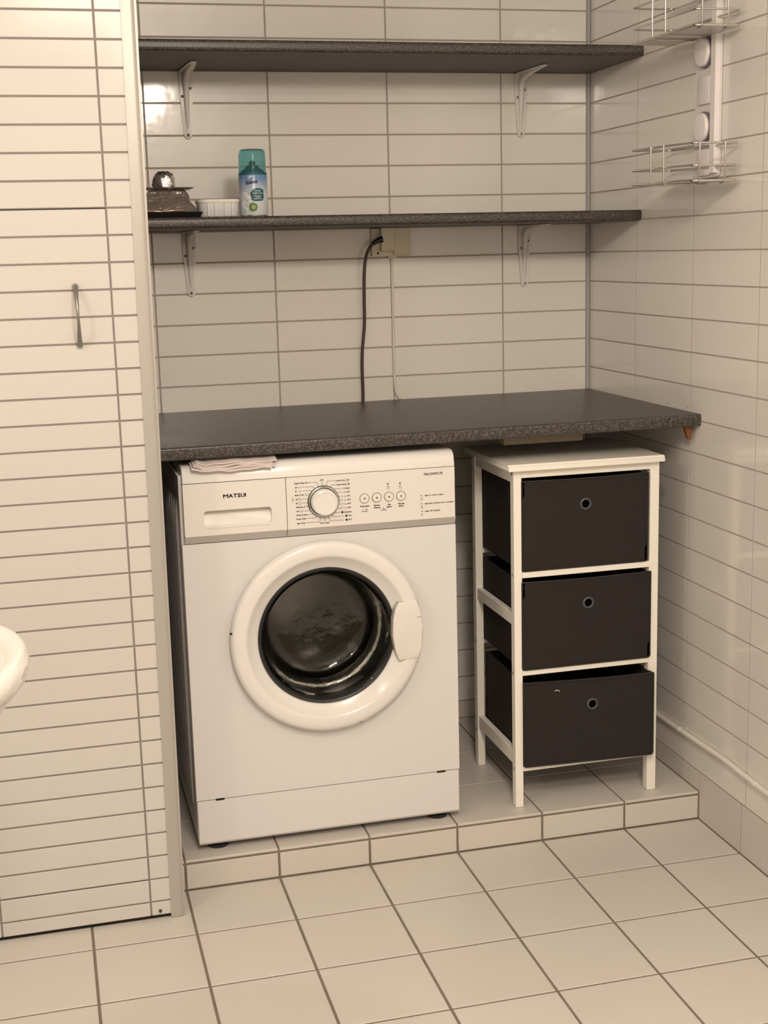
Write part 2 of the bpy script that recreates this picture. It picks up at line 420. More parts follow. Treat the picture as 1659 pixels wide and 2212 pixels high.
board('wall_shelf', (-.6, -.15, 1.370), 'lower dark speckled laminate wall shelf holding the spray can', 'shelf', -1.198, -.0006, -.311, -.0008, 1.3975, 1.3938, .0245, .008)
wt = board('worktop', (-.6, -.31, .914), 'dark speckled laminate worktop above the washing machine', 'worktop', -1.198, -.0006, -.6255, -.0008, .9386, .9418, .0262, .005)
bm = NB(); box(bm, -.440, -.256, -.565, -.53, .8915, .9125, .001); tag(obj('batten', bm, 'board_raw', wt), 'pale raw board under the worktop')
bm = NB(); prism(bm, [(-.0300, .9150), (-.0115, .9150), (-.0115, .8842), (-.0165, .8830), (-.0200, .8870), (-.0240, .8960)], 'y', -.604, -.592, .001)
tag(obj('wood_wedge', bm, 'wood', wt), 'orange-brown wooden wedge')

# shelf brackets -----------------------------------------------------
def bracket(xc, ztop, label, lean=0.):
    e = empty('shelf_bracket', (xc, 0, ztop-.15), label, 'bracket', 'white pressed-steel shelf brackets')
    L = .150; y0 = -.0004
    # wall arm: tapering plate with rounded end
    pts = [(xc-.0165, ztop-.0006), (xc-.0158, ztop-.045), (xc-.0095, ztop-L+.006)]
    for i in range(7):
        t = math.radians(180+180*i/6); pts.append((xc+.0092*math.cos(t), ztop-L+.004+.0092*math.sin(t)))
    pts += [(xc+.0095, ztop-L+.006), (xc+.0158, ztop-.045), (xc+.0165, ztop-.0006)]
    bm = NB(); prism(bm, pts, 'y', y0, y0-.0052, .0014, 2); obj('wall_arm', bm, 'bracket_paint', e, 40)
    # shelf arm
    pts = [(xc-.0165, y0), (xc-.0150, -.06), (xc-.0085, -.165), (xc-.005, -.176), (xc+.005, -.176), (xc+.0085, -.165), (xc+.0150, -.06), (xc+.0165, y0)]
    bm = NB(); prism(bm, pts, 'z', ztop-.0008, ztop-.0034, .0008); obj('shelf_arm', bm, 'bracket_paint', e, 40)
    # pressed rib running round the corner
    path = [(xc, -.0020, ztop-L+.016), (xc, -.0045, ztop-.110), (xc, -.0085, ztop-.060), (xc, -.0130, ztop-.030), (xc, -.0220, ztop-.0175), (xc, -.045, ztop-.0105), (xc, -.090, ztop-.0060), (xc, -.150, ztop-.0034)]
    pp = smooth_path(path, 4); n = len(pp)
    rad = [.0034 + .0040*math.sin(math.pi*min(1, max(0, i/(n-1)))) for i in range(n)]
    bm = NB(); tube(bm, pp, rad, 10); obj('rib', bm, 'bracket_paint', e, 60)
    # fold web at the inside of the corner
    bm = NB(); prism(bm, [(-.0030, ztop-.055), (-.0030, ztop-.0030), (-.050, ztop-.0030), (-.022, ztop-.0150), (-.0115, ztop-.028)], 'x', xc-.0024, xc+.0024); obj('web', bm, 'bracket_paint', e)
    for dx, dz in ((-.0095, -.058), (.0100, -.040), (.0, -L+.004)):
        bm = NB(); lathe(bm, [(0, -.0030), (.0016, -.0030), (.0034, -.0018), (.0034, 0)], (xc+dx, y0-.0046, ztop+dz), 'y', 14); s = obj('screw', bm, 'steel_dull', e, 40)
        bm = NB(); box(bm, xc+dx-.0012, xc+dx+.0012, y0-.0080, y0-.0072, ztop+dz-.0012, ztop+dz+.0012); obj('screw_slot', bm, 'gap_dark', s)
    return e
bracket(-1.0245, 1.7412, 'white steel bracket under the left end of the upper shelf')
bracket(-.1885, 1.7405, 'white steel bracket under the right end of the upper shelf')
bracket(-1.0370, 1.3720, 'white steel bracket below the lower shelf, under the foil pack')
bracket(-.1815, 1.3690, 'white steel bracket below the lower shelf, near the wall corner')

# ================================================================== washing machine
XL, XR, YW = -1.1530, -.5700, -.620
CX, CZ = -.860, .521
wm = empty('washing_machine', (-.8615, -.34, H), 'white front-loading washing machine with round dark glass door under the worktop', 'washing machine')
# cabinet: two sides, back, base, inner bulkhead
bm = NB()
box(bm, XL, XL+.012, -.612, -.07, .092, .880, .002); box(bm, XR-.012, XR, -.612, -.07, .092, .880, .002)
box(bm, XL+.01, XR-.01, -.085, -.075, .092, .880); box(bm, XL+.01, XR-.01, -.60, -.08, .092, .104)
cabinet = obj('cabinet', bm, 'enamel', wm, 40)
# embossed ribs on the side panels
for k, y in enumerate((-.555, -.505, -.455, -.405, -.355, -.305, -.255, -.205, -.155)):
    for s, x in ((-1, XL), (1, XR)):
        bm = NB()
        path = [(x, y, .150), (x, y, .165), (x, y, .30), (x, y, .78), (x, y, .800), (x, y, .820)]
        tube(bm, path, [.001, .0055, .009, .009, .0055, .001], 8)
        for v in bm.verts: v.co.x = x + (v.co.x-x)*.55
        obj('side_rib', bm, 'enamel', cabinet, 60)
# front panel with round opening
def plate_with_hole(bm, x0, x1, z0, z1, y, cx, cz, r, n=64, th=.006):
    outer = []
    for i in range(n):
        t = 2*math.pi*(i+.5)/n; dx, dz = math.cos(t), math.sin(t); s = 1e9
        if dx > 1e-9: s = min(s, (x1-cx)/dx)
        if dx < -1e-9: s = min(s, (x0-cx)/dx)
        if dz > 1e-9: s = min(s, (z1-cz)/dz)
        if dz < -1e-9: s = min(s, (z0-cz)/dz)
        outer.append((cx+dx*s, cz+dz*s))
    for c in ((x0, z0), (x0, z1), (x1, z0), (x1, z1)):
        i = min(range(n), key=lambda k: (outer[k][0]-c[0])**2+(outer[k][1]-c[1])**2); outer[i] = c
    O = [bm.verts.new((a, y, b)) for a, b in outer]; I = [bm.verts.new((cx+r*math.cos(2*math.pi*(i+.5)/n), y, cz+r*math.sin(2*math.pi*(i+.5)/n))) for i in range(n)]
    O2 = [bm.verts.new((v.co.x, y+th, v.co.z)) for v in O]; I2 = [bm.verts.new((v.co.x, y+th, v.co.z)) for v in I]
    for i in range(n):
        j = (i+1) % n
        bm.faces.new((O[i], O[j], I[j], I[i])); bm.faces.new((O2[i], O2[j], I2[j], I2[i])); bm.faces.new((I[i], I[j], I2[j], I2[i])); bm.faces.new((O[i], O[j], O2[j], O2[i]))
bm = NB(); plate_with_hole(bm, XL+.0008, XR-.0008, .1838, .7378, YW, CX, CZ, .150)
obj('front_panel', bm, 'enamel', wm)
bm = NB(); box(bm, XL+.003, XR-.003, YW+.004, YW+.012, .165, .20); obj('panel_gap', bm, 'gap_dark', wm)
bm = NB(); prism(bm, [(YW, .1822), (YW, .088), (YW+.004, .0825), (YW+.02, .0825), (YW+.02, .1822)], 'x', XL+.0015, XR-.0020, .0012)
kick = obj('kick_panel', bm, 'enamel', wm)
for a, b in ((-1.1120, -1.0935), (-.6230, -.6035)):
    bm = NB(); box(bm, a, b, YW-.0008, YW+.004, .1804, .1846); obj('clip_slot', bm, 'gap_dark', kick)
# control fascia: rear strip + detergent drawer + panel, chamfered below
def fascia(x0, x1): 
    bm = NB(); prism(bm, [(-.632, .7560), (-.632, .8640), (-.60, .8640), (-.60, .7395), (-.6215, .7395)], 'x', x0, x1); return bm
PX = -.9362
bm = NB(); box(bm, XL+.008, XR-.008, -.606, -.585, .738, .868); obj('fascia_core', bm, 'gap_dark', wm)
# detergent drawer with recessed grip
GX0, GX1, GZ0, GZ1 = -1.1066, -.9676, .7712, .8068
bm = NB()
yA = -.632
outer = [(XL+.0065, .7560), (PX-.0008, .7560), (PX-.0008, .8640), (XL+.0065, .8640)]
inner = rrect(GX0, GX1, GZ0, GZ1, .007, 4)
no = len(inner)
O = [bm.verts.new((a, yA, b)) for a, b in outer]; I = [bm.verts.new((a, yA, b)) for a, b in inner]
# ring order of inner: starts at right-top; group by quadrants
q = no//4
TR, TL, BL, BR = I[0:q], I[q:2*q], I[2*q:3*q], I[3*q:4*q]
bm.faces.new([O[2]] + TR[::-1]) if False else None
def fan(corner, arc):
    for i in range(len(arc)-1): bm.faces.new((corner, arc[i], arc[i+1]))
fan(O[2], TR); fan(O[3], TL); fan(O[0], BL); fan(O[1], BR)
bm.faces.new((O[2], TR[-1], TL[0], O[3])); bm.faces.new((O[3], TL[-1], BL[0], O[0])); bm.faces.new((O[0], BL[-1], BR[0], O[1])); bm.faces.new((O[1], BR[-1], TR[0], O[2]))
# grip cavity: deep at the top, running out to the face at the bottom
cav = []
for v in I:
    t = (v.co.z-GZ0)/(GZ1-GZ0); cav.append(bm.verts.new((v.co.x*.985 + (GX0+GX1)/2*.015, yA + .004 + .017*t, GZ0 + .003 + (v.co.z-GZ0)*.94)))
for i in range(no): bm.faces.new((I[i], I[(i+1) % no], cav[(i+1) % no], cav[i]))
bm.faces.new(cav)
dd = obj('detergent_drawer', bm, 'plastic_panel', wm, 30)
bm = NB(); box(bm, GX0+.006, GX1-.006, yA-.0012, yA+.004, GZ0-.0012, GZ0+.0018, .0008, 2); obj('grip_lip', bm, 'plastic_white', dd, 50)
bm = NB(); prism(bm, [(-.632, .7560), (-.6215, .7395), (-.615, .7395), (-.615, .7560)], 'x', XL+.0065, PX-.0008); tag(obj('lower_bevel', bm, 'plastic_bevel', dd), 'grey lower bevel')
bm = NB(); x = -1.0652
for ch, wd in zip('MATSUI', (.0096, .0084, .0070, .0062, .0068, .0013)):
    put_text(bm, ch, x, .8351, yA-.0004, h=.0074, width=wd, embolden=.0004); x += wd + .00125
tag( obj('lettering', bm, 'print_black', dd, recalc=False), kind='stuff')
bm = NB(); prism(bm, [(-.632, .7560), (-.632, .8640), (-.60, .8640), (-.60, .7560)], 'x', PX+.0004, XR-.0045, .0006)
cp = obj('control_panel', bm, 'plastic_panel', wm)
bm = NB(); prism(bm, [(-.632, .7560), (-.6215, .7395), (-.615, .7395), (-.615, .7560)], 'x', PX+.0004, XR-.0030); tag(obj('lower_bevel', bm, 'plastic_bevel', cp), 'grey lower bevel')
# print on the panel
yt = -.6325; bm = NB()
KX, KZ = -.8589, .8094
def icon(kind, x, z):
    if kind == 'sq': ringsq(x, z)
    elif kind == 'cup':
        strip(bm, [(x-.0022, z-.0012), (x+.0022, z-.0012)], .0005, yt); strip(bm, disc(x, z-.0010, .0022, 8, 0, 206), .0004, yt)
    elif kind == 'dot': flat(bm, disc(x, z, .0026), yt)
    elif kind == 'leaf':
        strip(bm, [(x-.003, z-.0018), (x, z+.0015), (x+.0028, z+.0012), (x+.001, z-.0015), (x-.003, z-.0018)], .0005, yt)
def ringsq(x, z, r=.0022):
    strip(bm, [(x-r, z-r), (x+r, z-r), (x+r, z+r), (x-r, z+r), (x-r, z-r)], .0005, yt)
TH = .0030
left = [('Daily Wash 60', -.9189, .8511, .0280, 'cup', -.8862, (-.8813, -.8716, -.8685)), ("30'", -.9175, .8424, .0040, 'cup', -.9086, (-.9044, -.8800, -.8761)), ("45", -.9179, .8344, .0036, 'cup', -.9080, (-.9034, -.8838, -.8820)),
        ('Bulk A 30', -.9182, .8263, .0180, 'sq', -.8950, (-.8910, -.8880, -.8858)), ("60'", -.9172, .8176, .0040, 'sq', -.9091, (-.9041, -.8970, -.8900)), ('30', -.9171, .8092, .0038, 'sq', -.9086, (-.9044, -.8980, -.8913)),
        ('Delicate', -.9170, .8013, .0135, 'leaf', -.8995, (-.8960, -.8930, -.8898)), ('30°C', -.9160, .7926, .0068, 'leaf', -.9050, (-.9011, -.8940, -.8866)), ('Rinse & Spin', -.9163, .7846, .0224, None, 0, (-.8930, -.8830, -.8807)),
        ('Drain Only', -.9166, .7764, .0197, None, 0, (-.8947, -.8765, -.8743)), ('Spin Only', -.9161, .7674, .0167, None, 0, (-.8985, -.8685, -.8664))]
endz = [.8408, .8378, .8321, .8249, .8173, .8086, .8006, .7929, .7852, .7801, .7773]
for (s, x, z, wdt, ic, ix, (a, b, c)), ez in zip(left, endz):
    put_text(bm, s, x, z, yt, h=TH, width=wdt)
    if ic: icon(ic, ix, z)
    strip(bm, [(a, z), (b, z), (c, ez)], .0006, yt)
right = [('Cotton Eco', -.8324, .8512, .0200, 'sq2', -.8070, (-.8337, -.8497, -.8517), .8409), ('Cotton Eco', -.8313, .8428, .0200, 'sq2', -.8066, (-.8318, -.8415, -.8439), .8382), ('Cotton', -.8150, .8343, .0130, 'cup', -.8185, (-.8227, -.8350, -.8370), .8324),
         ('20°C', -.8093, .8263, .0070, 'cup', -.8135, (-.8173, -.8240, -.8310), .8254), ('30°C', -.8086, .8179, .0070, 'cup', -.8133, (-.8175, -.8230, -.8282), .8177), ('40°C', -.8081, .8096, .0071, 'cup', -.8128, (-.8178, -.8220, -.8263), .8088),
         ('60°C', -.8078, .8016, .0070, 'cup', -.8124, (-.8172, -.8220, -.8270), .8007), ('90°C', -.8076, .7931, .0070, 'cup', -.8120, (-.8175, -.8230, -.8295), .7922), ('Synthetic', -.8155, .7840, .0155, 'dot', -.8199, (-.8244, -.8340, -.8359), .7869),
         ('40°C', -.8068, .7759, .0071, 'dot', -.8115, (-.8171, -.8388, -.8419), .7803), ('60°C', -.8070, .7675, .0070, 'dot', -.8112, (-.8161, -.8467, -.8496), .7765)]
for s, x, z, wdt, ic, ix, (a, b, c), ez in right:
    put_text(bm, s, x, z, yt, h=TH, width=wdt)
    if ic == 'sq2':
        ringsq(ix-.0020, z, .0021); put_text(bm, '60' if z > .85 else '40', ix+.0005, z, yt, h=.0028, width=.0035)
    else: icon(ic, ix, z)
    strip(bm, [(a, z), (b, z), (c, ez)], .0006, yt)
put_text(bm, 'OFF', -.8614, .8545, yt, h=TH, width=.0070, align='c'); strip(bm, [(-.8607, .8520), (-.8600, .8425)], .0006, yt)
put_text(bm, 'Drum Clean', -.8576, .7644, yt, h=TH, width=.0187, align='c'); strip(bm, [(-.8579, .7670), (-.8580, .7771)], .0006, yt)
strip(bm, [(-.9235, .8240), (-.9240, .8215), (-.9225, .8215)], .0004, yt); strip(bm, [(-.9235, .8105), (-.9238, .8135), (-.9222, .8135)], .0004, yt)
ringsq(-.9230, .8175, .0016)
BT = [(-.7719, .8094), (-.7455, .8095), (-.7192, .8096), (-.6931, .8095)]
for (bx_, bz_), (l1, l2) in zip(BT, (('Prewash', None), ('Extra', 'Rinse'), ('No', 'Spin'), ('Pause', 'Start'))):
    wds = {'Prewash': .0190, 'Extra': .0125, 'Rinse': .0125, 'No': .0062, 'Spin': .0100, 'Pause': .0130, 'Start': .0112}
    put_text(bm, l1, bx_+.0003, .7932, yt, h=.0029, width=wds[l1], align='c', embolden=.00022)
    if l2: put_text(bm, l2, bx_+.0003, .7884, yt, h=.0029, width=wds[l2], align='c', embolden=.00022)
strip(bm, [(-.7768, .7859), (-.7742, .7859)], .0010, yt); strip(bm, [(-.7705, .7859), (-.7662, .7859)], .0016, yt); strip(bm, [(-.7782, .7819), (-.7652, .7819)], .0011, yt)
strip(bm, [(-.7372, .7818), (-.7250, .7818)], .0011, yt); strip(bm, [(-.7385, .7856), (-.7355, .7852)], .0005, yt); strip(bm, [(-.7262, .7856), (-.7232, .7862)], .0005, yt)
def lock(x, z, s=1.):
    ringsq(x, z-.0008*s, .0017*s); strip(bm, disc(x, z+.0010*s, .0014*s, 7, 0, 206), .00045*s, yt)
lock(-.7311, .7858, .8)
for (a, b), (c, d) in (((-.7208, .8368), (-.7200, .8294)), ((-.6946, .8367), (-.6942, .8293))):
    flat(bm, disc(a, b, .0017), yt); lock(c, d, 1.25)
put_text(bm, 'M612WM17E', -.6417, .8517, yt, h=.0052, width=.0402, embolden=.00012)
for k, (z, s, wdt) in enumerate(((.8066, 'Light on: Door locked', .0406), (.7892, 'Light flash: Evolution door unlocked', .0628), (.7730, 'Light off: Standby', .0340))):
    put_text(bm, s, -.6415, z, yt, h=.0026, width=wdt)
    if k < 2:
        strip(bm, [(-.6505, z-.0018), (-.6467, z+.0018)], .0005, yt); strip(bm, [(-.6505, z+.0018), (-.6467, z-.0018)], .0005, yt)
    else: flat(bm, disc(-.6478, z, .0013), yt)
    lock(-.6480, z-.0070, .9)
tag(obj('lettering', bm, 'print_grey', cp, recalc=False), kind='stuff')
for bx_, bz_ in BT:
    bm = NB(); lathe(bm, [(0, -.0022), (.0088, -.0022), (.0094, -.0014), (.0094, .002)], (bx_, -.632, bz_), 'y', 32); b = obj('push_button', bm, 'plastic_panel', cp, 30)
    bm = NB(); ringpoly(bm, bx_, bz_, .0095, .0104, -.6326); obj('button_ring', bm, 'print_grey', b, recalc=False)
    bm = NB(); flat(bm, disc(bx_, bz_, .0017), -.6347); obj('button_dot', bm, 'print_black', b, recalc=False)
# programme knob
bm = NB(); lathe(bm, [(.0322, 0), (.0322, -.0030), (.0300, -.0036), (.0292, -.0030), (.0292, 0)], (KX, -.632, KZ), 'y', 64, True); obj('knob_ring', bm, 'chrome', cp, 40)
bm = NB(); ringpoly(bm, KX, KZ, .0290, .0336, -.6324, 64); obj('knob_scale', bm, 'print_black', cp, recalc=False)
bm = NB(); lathe(bm, [(.0275, .0), (.0278, -.004), (.0272, -.0165), (.0255, -.0195), (.0228, -.0205), (.0212, -.0195), (0, -.0192)], (KX, -.632, KZ), 'y', 64); kn = obj('programme_knob', bm, 'plastic_white', cp, 30)
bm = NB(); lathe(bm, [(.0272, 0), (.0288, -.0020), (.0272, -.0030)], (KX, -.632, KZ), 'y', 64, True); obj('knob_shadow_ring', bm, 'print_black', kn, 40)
# lid
bm = NB()
pr = [(-.632, .8652), (-.6318, .8700), (-.6285, .8850), (-.6235, .8930), (-.6150, .8975), (-.600, .8985), (-.085, .8985), (-.07, .894), (-.07, .8652)]
prism(bm, pr, 'x', XL+.0065, XR-.0045, .002, 2); obj('lid', bm, 'plastic_white', wm, 30)
# door -----------------------------------------------------------------
bm = NB()
lathe(bm, [(.1985, 0), (.2040, -.0030), (.2065, -.0080), (.2065, -.0150), (.2052, -.0205), (.2015, -.0245), (.1960, -.0266), (.1880, -.0274), (.1790, -.0272), (.1748, -.0262), (.1722, -.0240), (.1640, -.0165), (.1540, -.0090), (.1485, -.0062), (.1462, -.0058), (.1455, .0)], (CX, YW-.001, CZ), 'y', 96, True)
door = obj('door', bm, 'plastic_white', wm, 40)
bm = NB(); lathe(bm, [(.1470, .004), (.1480, -.0090), (.1462, -.0108), (.1425, -.0100), (.1395, -.0060), (.1380, .010), (.1470, .012)], (CX, YW-.001, CZ), 'y', 80, True); obj('gasket', bm, 'rubber', door, 50)
# glass bowl: flat flange, then a deep cup towards the drum
gp = [(.1420, -.0060), (.1390, -.0015), (.1365, .010), (.1330, .034), (.1290, .062), (.1245, .085), (.1190, .0990), (.1100, .1065), (.0900, .1105), (.0500, .1125), (.0, .1130)]
gq = [(.0, .1080), (.0500, .1070), (.0880, .1050), (.1060, .1010), (.1140, .0940), (.1190, .0810), (.1240, .0590), (.1280, .0320), (.1315, .009), (.1345, -.0040), (.1400, -.0085)]
bm = NB(); lathe(bm, gp + gq, (CX, YW, CZ), 'y', 80, True); obj('door_glass', bm, 'glass', door, 50)
random.seed(21); bm = NB()
for k in range(90):
    a = random.random()*2*math.pi; rr_ = .098*math.sqrt(random.random()); x = CX + rr_*math.cos(a); z = CZ + rr_*math.sin(a)
    if (x-CX) - (z-CZ)*.4 < random.random()*.05 - .03: continue
    r = .0011 + .0020*random.random()**2; y = YW + .1078 - .003*(rr_/.098)**3
    lathe(bm, [(r, 0), (r*.8, -r*.45), (0, -r*.7)], (x, y, z), 'y', 8)
tag(obj('water_drops', bm, 'drop_glass', door, 60), 'water drops on the glass', kind='stuff')
hpts = [(-.7085, .5836), (-.6678, .5869), (-.6622, .5641), (-.6578, .529), (-.6573, .5054), (-.6609, .4822), (-.6665, .4591), (-.7097, .4564), (-.7173, .4777), (-.7225, .5119), (-.7206, .5473), (-.716, .5691)]
bm = NB(); prism(bm, hpts, 'y', -.6270, -.6505, .0022, 2); dh = obj('door_handle', bm, 'plastic_panel', door, 35)
hx, hz = -.6885, .5213
bm = NB(); prism(bm, [(hx+(a-hx)*1.022, hz+(b-hz)*1.016) for a, b in hpts], 'y', -.6300, -.6478); obj('handle_gap', bm, 'plastic_bevel', dh)
bm = NB(); strip(bm, [(-.6695, .5485), (-.6640, .5492), (-.6605, .5480)], .0009, -.65075); obj('crack', bm, 'print_grey', dh, recalc=False)
bm = NB(); flat(bm, disc(-1.0655, .5490, .0030, 8), -.6440); obj('chip', bm, 'print_black', door, recalc=False)
for a, b, c, d in ((-.7960, .3272, .0045, .0011),):
    bm = NB(); flat(bm, [(a-c, b-.0005), (a, b+d), (a+c, b+.0012), (a+.001, b-.0006)], -.6440); obj('chip', bm, 'dirt', door, recalc=False)
# drum and the black bellow behind the glass
bm = NB(); lathe(bm, [(.1500, .003), (.1560, .014), (.1500, .040), (.1620, .060)], (CX, YW, CZ), 'y', 64); obj('door_bellow', bm, 'rubber', wm, 50)
bm = NB(); lathe(bm, [(.1600, .058), (.2050, .070), (.2200, .095), (.2220, .34), (.20, .375), (.0, .385)], (CX, YW, CZ), 'y', 72); drum = obj('drum', bm, 'drum_steel', wm, 40)
bm = NB(); lathe(bm, [(.1405+.0125*math.cos(2*math.pi*i/14), .088+.022*math.sin(2*math.pi*i/14)) for i in range(14)], (CX, YW, CZ), 'y', 72, True); obj('glint_ring', bm, 'glint_steel', drum, 60)  # polished ring added to imitate the bright reflected crescent in the glass bowl
for a in (75, 195, 315):
    bm = NB(); t = math.radians(a); n_ = Vector((math.cos(t), 0, math.sin(t))); b_ = Vector((-math.sin(t), 0, math.cos(t)))
    ce = Vector((CX, YW, CZ)); rows = []
    for yy, hgt, hw in ((.085, .025, .016), (.12, .05, .022), (.25, .055, .024), (.33, .045, .02)):
        rows.append([bm.verts.new(ce + n_*rr_ + b_*bb_ + Vector((0, yy, 0))) for rr_, bb_ in ((.222, -hw*1.6), (.222-hgt, -hw*.45), (.222-hgt, hw*.45), (.222, hw*1.6))])
    for A, B in zip(rows, rows[1:]):
        for i in range(3): bm.faces.new((A[i], A[i+1], B[i+1], B[i]))
    bm.faces.new(rows[0]); bm.faces.new(rows[-1])
    obj('drum_paddle', bm, 'drum_steel', drum, 40)
for x in (XL+.045, XR-.045):
    for y in (-.585, -.12):
        bm = NB(); lathe(bm, [(0, 0), (.023, 0), (.024, .006), (.018, .010), (.009, .012), (.009, .028), (0, .028)], (x, y, H), 'z', 24); obj('foot', bm, 'rubber', wm, 40)
# folded cloth lying on the lid, hanging over its front edge ------------
fc = empty('folded_cloth', (-1.05, -.6, .899), 'folded pale pink cloth squeezed between worktop and washing machine', 'cloth')
for k in range(4):
    bm = NB(); top = []; bot = []; N = 28; M = 7
    for i in range(N+1):
        s = i/N; x = -1.128 + .004*k + s*(.163 + .006*math.sin(k*2.1))
        r0 = []; r1 = []
        for j in range(M+1):
            t = j/M; y = -.520 - t*(.124 - .004*k)
            wave = .0013*math.sin(s*9+k*1.3) + .0009*math.sin(s*23+k)
            edge = .0060*max(0, 1-s*9)*t
            z = .9000 + k*.0030 + wave*t + edge - max(0, t-.72)*(.034 - .004*k)
            r0.append(bm.verts.new((x, y, z))); r1.append(bm.verts.new((x, y, z-.0021)))
        top.append(r0); bot.append(r1)
    for i in range(N):
        for j in range(M):
            bm.faces.new((top[i][j], top[i+1][j], top[i+1][j+1], top[i][j+1])); bm.faces.new((bot[i][j], bot[i][j+1], bot[i+1][j+1], bot[i+1][j]))
        bm.faces.new((top[i][M], top[i+1][M], bot[i+1][M], bot[i][M])); bm.faces.new((top[i][0], bot[i][0], bot[i+1][0], top[i+1][0]))
    for i in (0, N):
        for j in range(M): bm.faces.new((top[i][j], top[i][j+1], bot[i][j+1], bot[i][j]))
    obj('fold', bm, 'cloth', fc, 50)

# ================================================================== drawer unit with fabric boxes
UX0, UX1, UYF, UYB = -.4339, -.0900, -.6070, -.3180
un = empty('drawer_unit', (-.262, -.46, H), 'white painted wooden stand with open frame holding three fabric boxes', 'storage unit')
LG = .0185
for x in (UX0, UX1-LG-.0035):
    for y in (UYF, UYB-.022):
        bm = NB(); box(bm, x, x+LG+(.0035 if x > -.3 else 0), y, y+.022, H+.0005, .8410, .0012); obj('leg', bm, 'white_paint', un)
for z0, z1 in ((.8235, .8412), (.6003, .6142), (.3764, .3890), (.1512, .1630)):
    bm = NB(); box(bm, UX0+LG, UX1-LG, UYF+.0015, UYF+.017, z0, z1, .0008); obj('front_rail', bm, 'white_paint', un)
    bm = NB(); box(bm, UX0+LG, UX1-LG, UYB-.017, UYB-.002, z0, z1, .0008); obj('back_rail', bm, 'white_paint', un)
for x0 in (UX0+.0025, UX1-.0165):
    for z0, z1 in ((.8120, .8412), (.4905, .5170), (.1640, .1960)):
        bm = NB(); box(bm, x0, x0+.014, UYF+.021, UYB-.021, z0, z1, .0010); obj('side_rail', bm, 'white_paint', un)
for z in (.8325, .6075, .3830, .1570):
    for y in (UYF+.011, UYB-.011):
        bm = NB(); lathe(bm, [(0, -.0008), (.0032, -.0006), (.0036, .0004)], (UX0, y, z), 'x', 12); obj('bolt_head', bm, 'steel_dull', un, 40)
bm = NB()
prism(bm, [(-.6235, .8420), (-.6235, .8490), (-.6215, .8512), (-.6190, .8516), (-.6165, .8556), (-.3075, .8556), (-.3075, .8420)], 'x', -.4505, -.0843, .0018, 2)
obj('top_board', bm, 'white_paint', un, 25)
def fabric_box(x0, x1, yf, yb, z0, z1, label, gx, gz, tilt=0., skew=0., sag=.006):
    e = empty('fabric_box', ((x0+x1)/2, (yf+yb)/2, z0), label, 'storage box', 'charcoal fabric boxes in the stand')
    th = .006; bm = NB(); N = 10
    def zt(s): return z1 - sag*math.sin(math.pi*s)*.4 + tilt*(s-.5)
    def yfz(s, t): return yf + skew*(s-.5) + .002*math.sin(math.pi*s)*math.sin(math.pi*t)
    # front wall with soft bulge
    def wall(P0, P1, n=N, m=5):
        A = [[bm.verts.new(P0(i/n, j/m)) for j in range(m+1)] for i in range(n+1)]; B = [[bm.verts.new(P1(i/n, j/m)) for j in range(m+1)] for i in range(n+1)]
        for i in range(n):
            for j in range(m):
                bm.faces.new((A[i][j], A[i+1][j], A[i+1][j+1], A[i][j+1])); bm.faces.new((B[i][j], B[i][j+1], B[i+1][j+1], B[i+1][j]))
            bm.faces.new((A[i][m], A[i+1][m], B[i+1][m], B[i][m])); bm.faces.new((A[i][0], B[i][0], B[i+1][0], A[i+1][0]))
        for i in (0, n):
            for j in range(m): bm.faces.new((A[i][j], A[i][j+1], B[i][j+1], B[i][j]))
    wall(lambda s, t: (x0+(x1-x0)*s, yfz(s, t), z0+(zt(s)-z0)*t), lambda s, t: (x0+(x1-x0)*s, yfz(s, t)+th, z0+(zt(s)-z0)*t))
    wall(lambda s, t: (x0+(x1-x0)*s, yb, z0+(z1-z0)*t), lambda s, t: (x0+(x1-x0)*s, yb-th, z0+(z1-z0)*t))
    for x, d, sd in ((x0, th, 0), (x1, -th, 1)):
        wall(lambda s, t: (x, yfz(sd, 0)+(yb-yfz(sd, 0))*s, z0+((zt(sd) if s < .01 else z1-.002)-z0)*t), lambda s, t: (x+d, yfz(sd, 0)+(yb-yfz(sd, 0))*s, z0+((zt(sd) if s < .01 else z1-.002)-z0)*t))
    box(bm, x0+.001, x1-.001, yf+abs(skew)/2+.002, yb-.001, z0, z0+.005)
    obj('body', bm, 'fabric', e, 40)
    # piping round the front face and a sewn hem
    bm = NB(); loop = []
    for a, b in rrect(0, 1, 0, 1, .02, 2): loop.append((x0+(x1-x0)*a, yfz(a, b)-.0004, z0+(zt(a)-z0)*b))
    pts = []
    for i in range(len(loop)):
        p, q_ = Vector(loop[i]), Vector(loop[(i+1) % len(loop)]); k = max(1, int((q_-p).length/.03))
        for j in range(k):
            m_ = p.lerp(q_, j/k); a = (m_.x-x0)/(x1-x0); b = (m_.z-z0)/max(1e-6, zt(a)-z0)
            if b > .97: m_.z = zt(a)
            m_.y = yfz(a, min(1, b))-.0004; pts.append(m_)
    tube(bm, pts, .0019, 6, True); obj('piping', bm, 'fabric_hem', e, 60)
    bm = NB(); tube(bm, [(x0+.003+(x1-x0-.006)*i/N, yfz(i/N, .95)-.0003, zt(i/N)-.0105) for i in range(N+1)], .0007, 5); obj('hem', bm, 'fabric_hem', e, 60)
    s = (gx-x0)/(x1-x0); t = (gz-z0)/(z1-z0); gy = yfz(s, t)
    bm = NB(); lathe(bm, [(.0090, .001), (.0090, -.0022), (.0105, -.0034), (.0130, -.0024), (.0138, .0005)], (gx, gy, gz), 'y', 32, True); g = obj('grommet', bm, 'grommet', e, 50)
    bm = NB(); lathe(bm, [(0, -.0006), (.0092, -.0006), (.0092, .0004), (0, .0004)], (gx, gy, gz), 'y', 24); obj('grommet_hole', bm, 'hole_black', g)
    return e
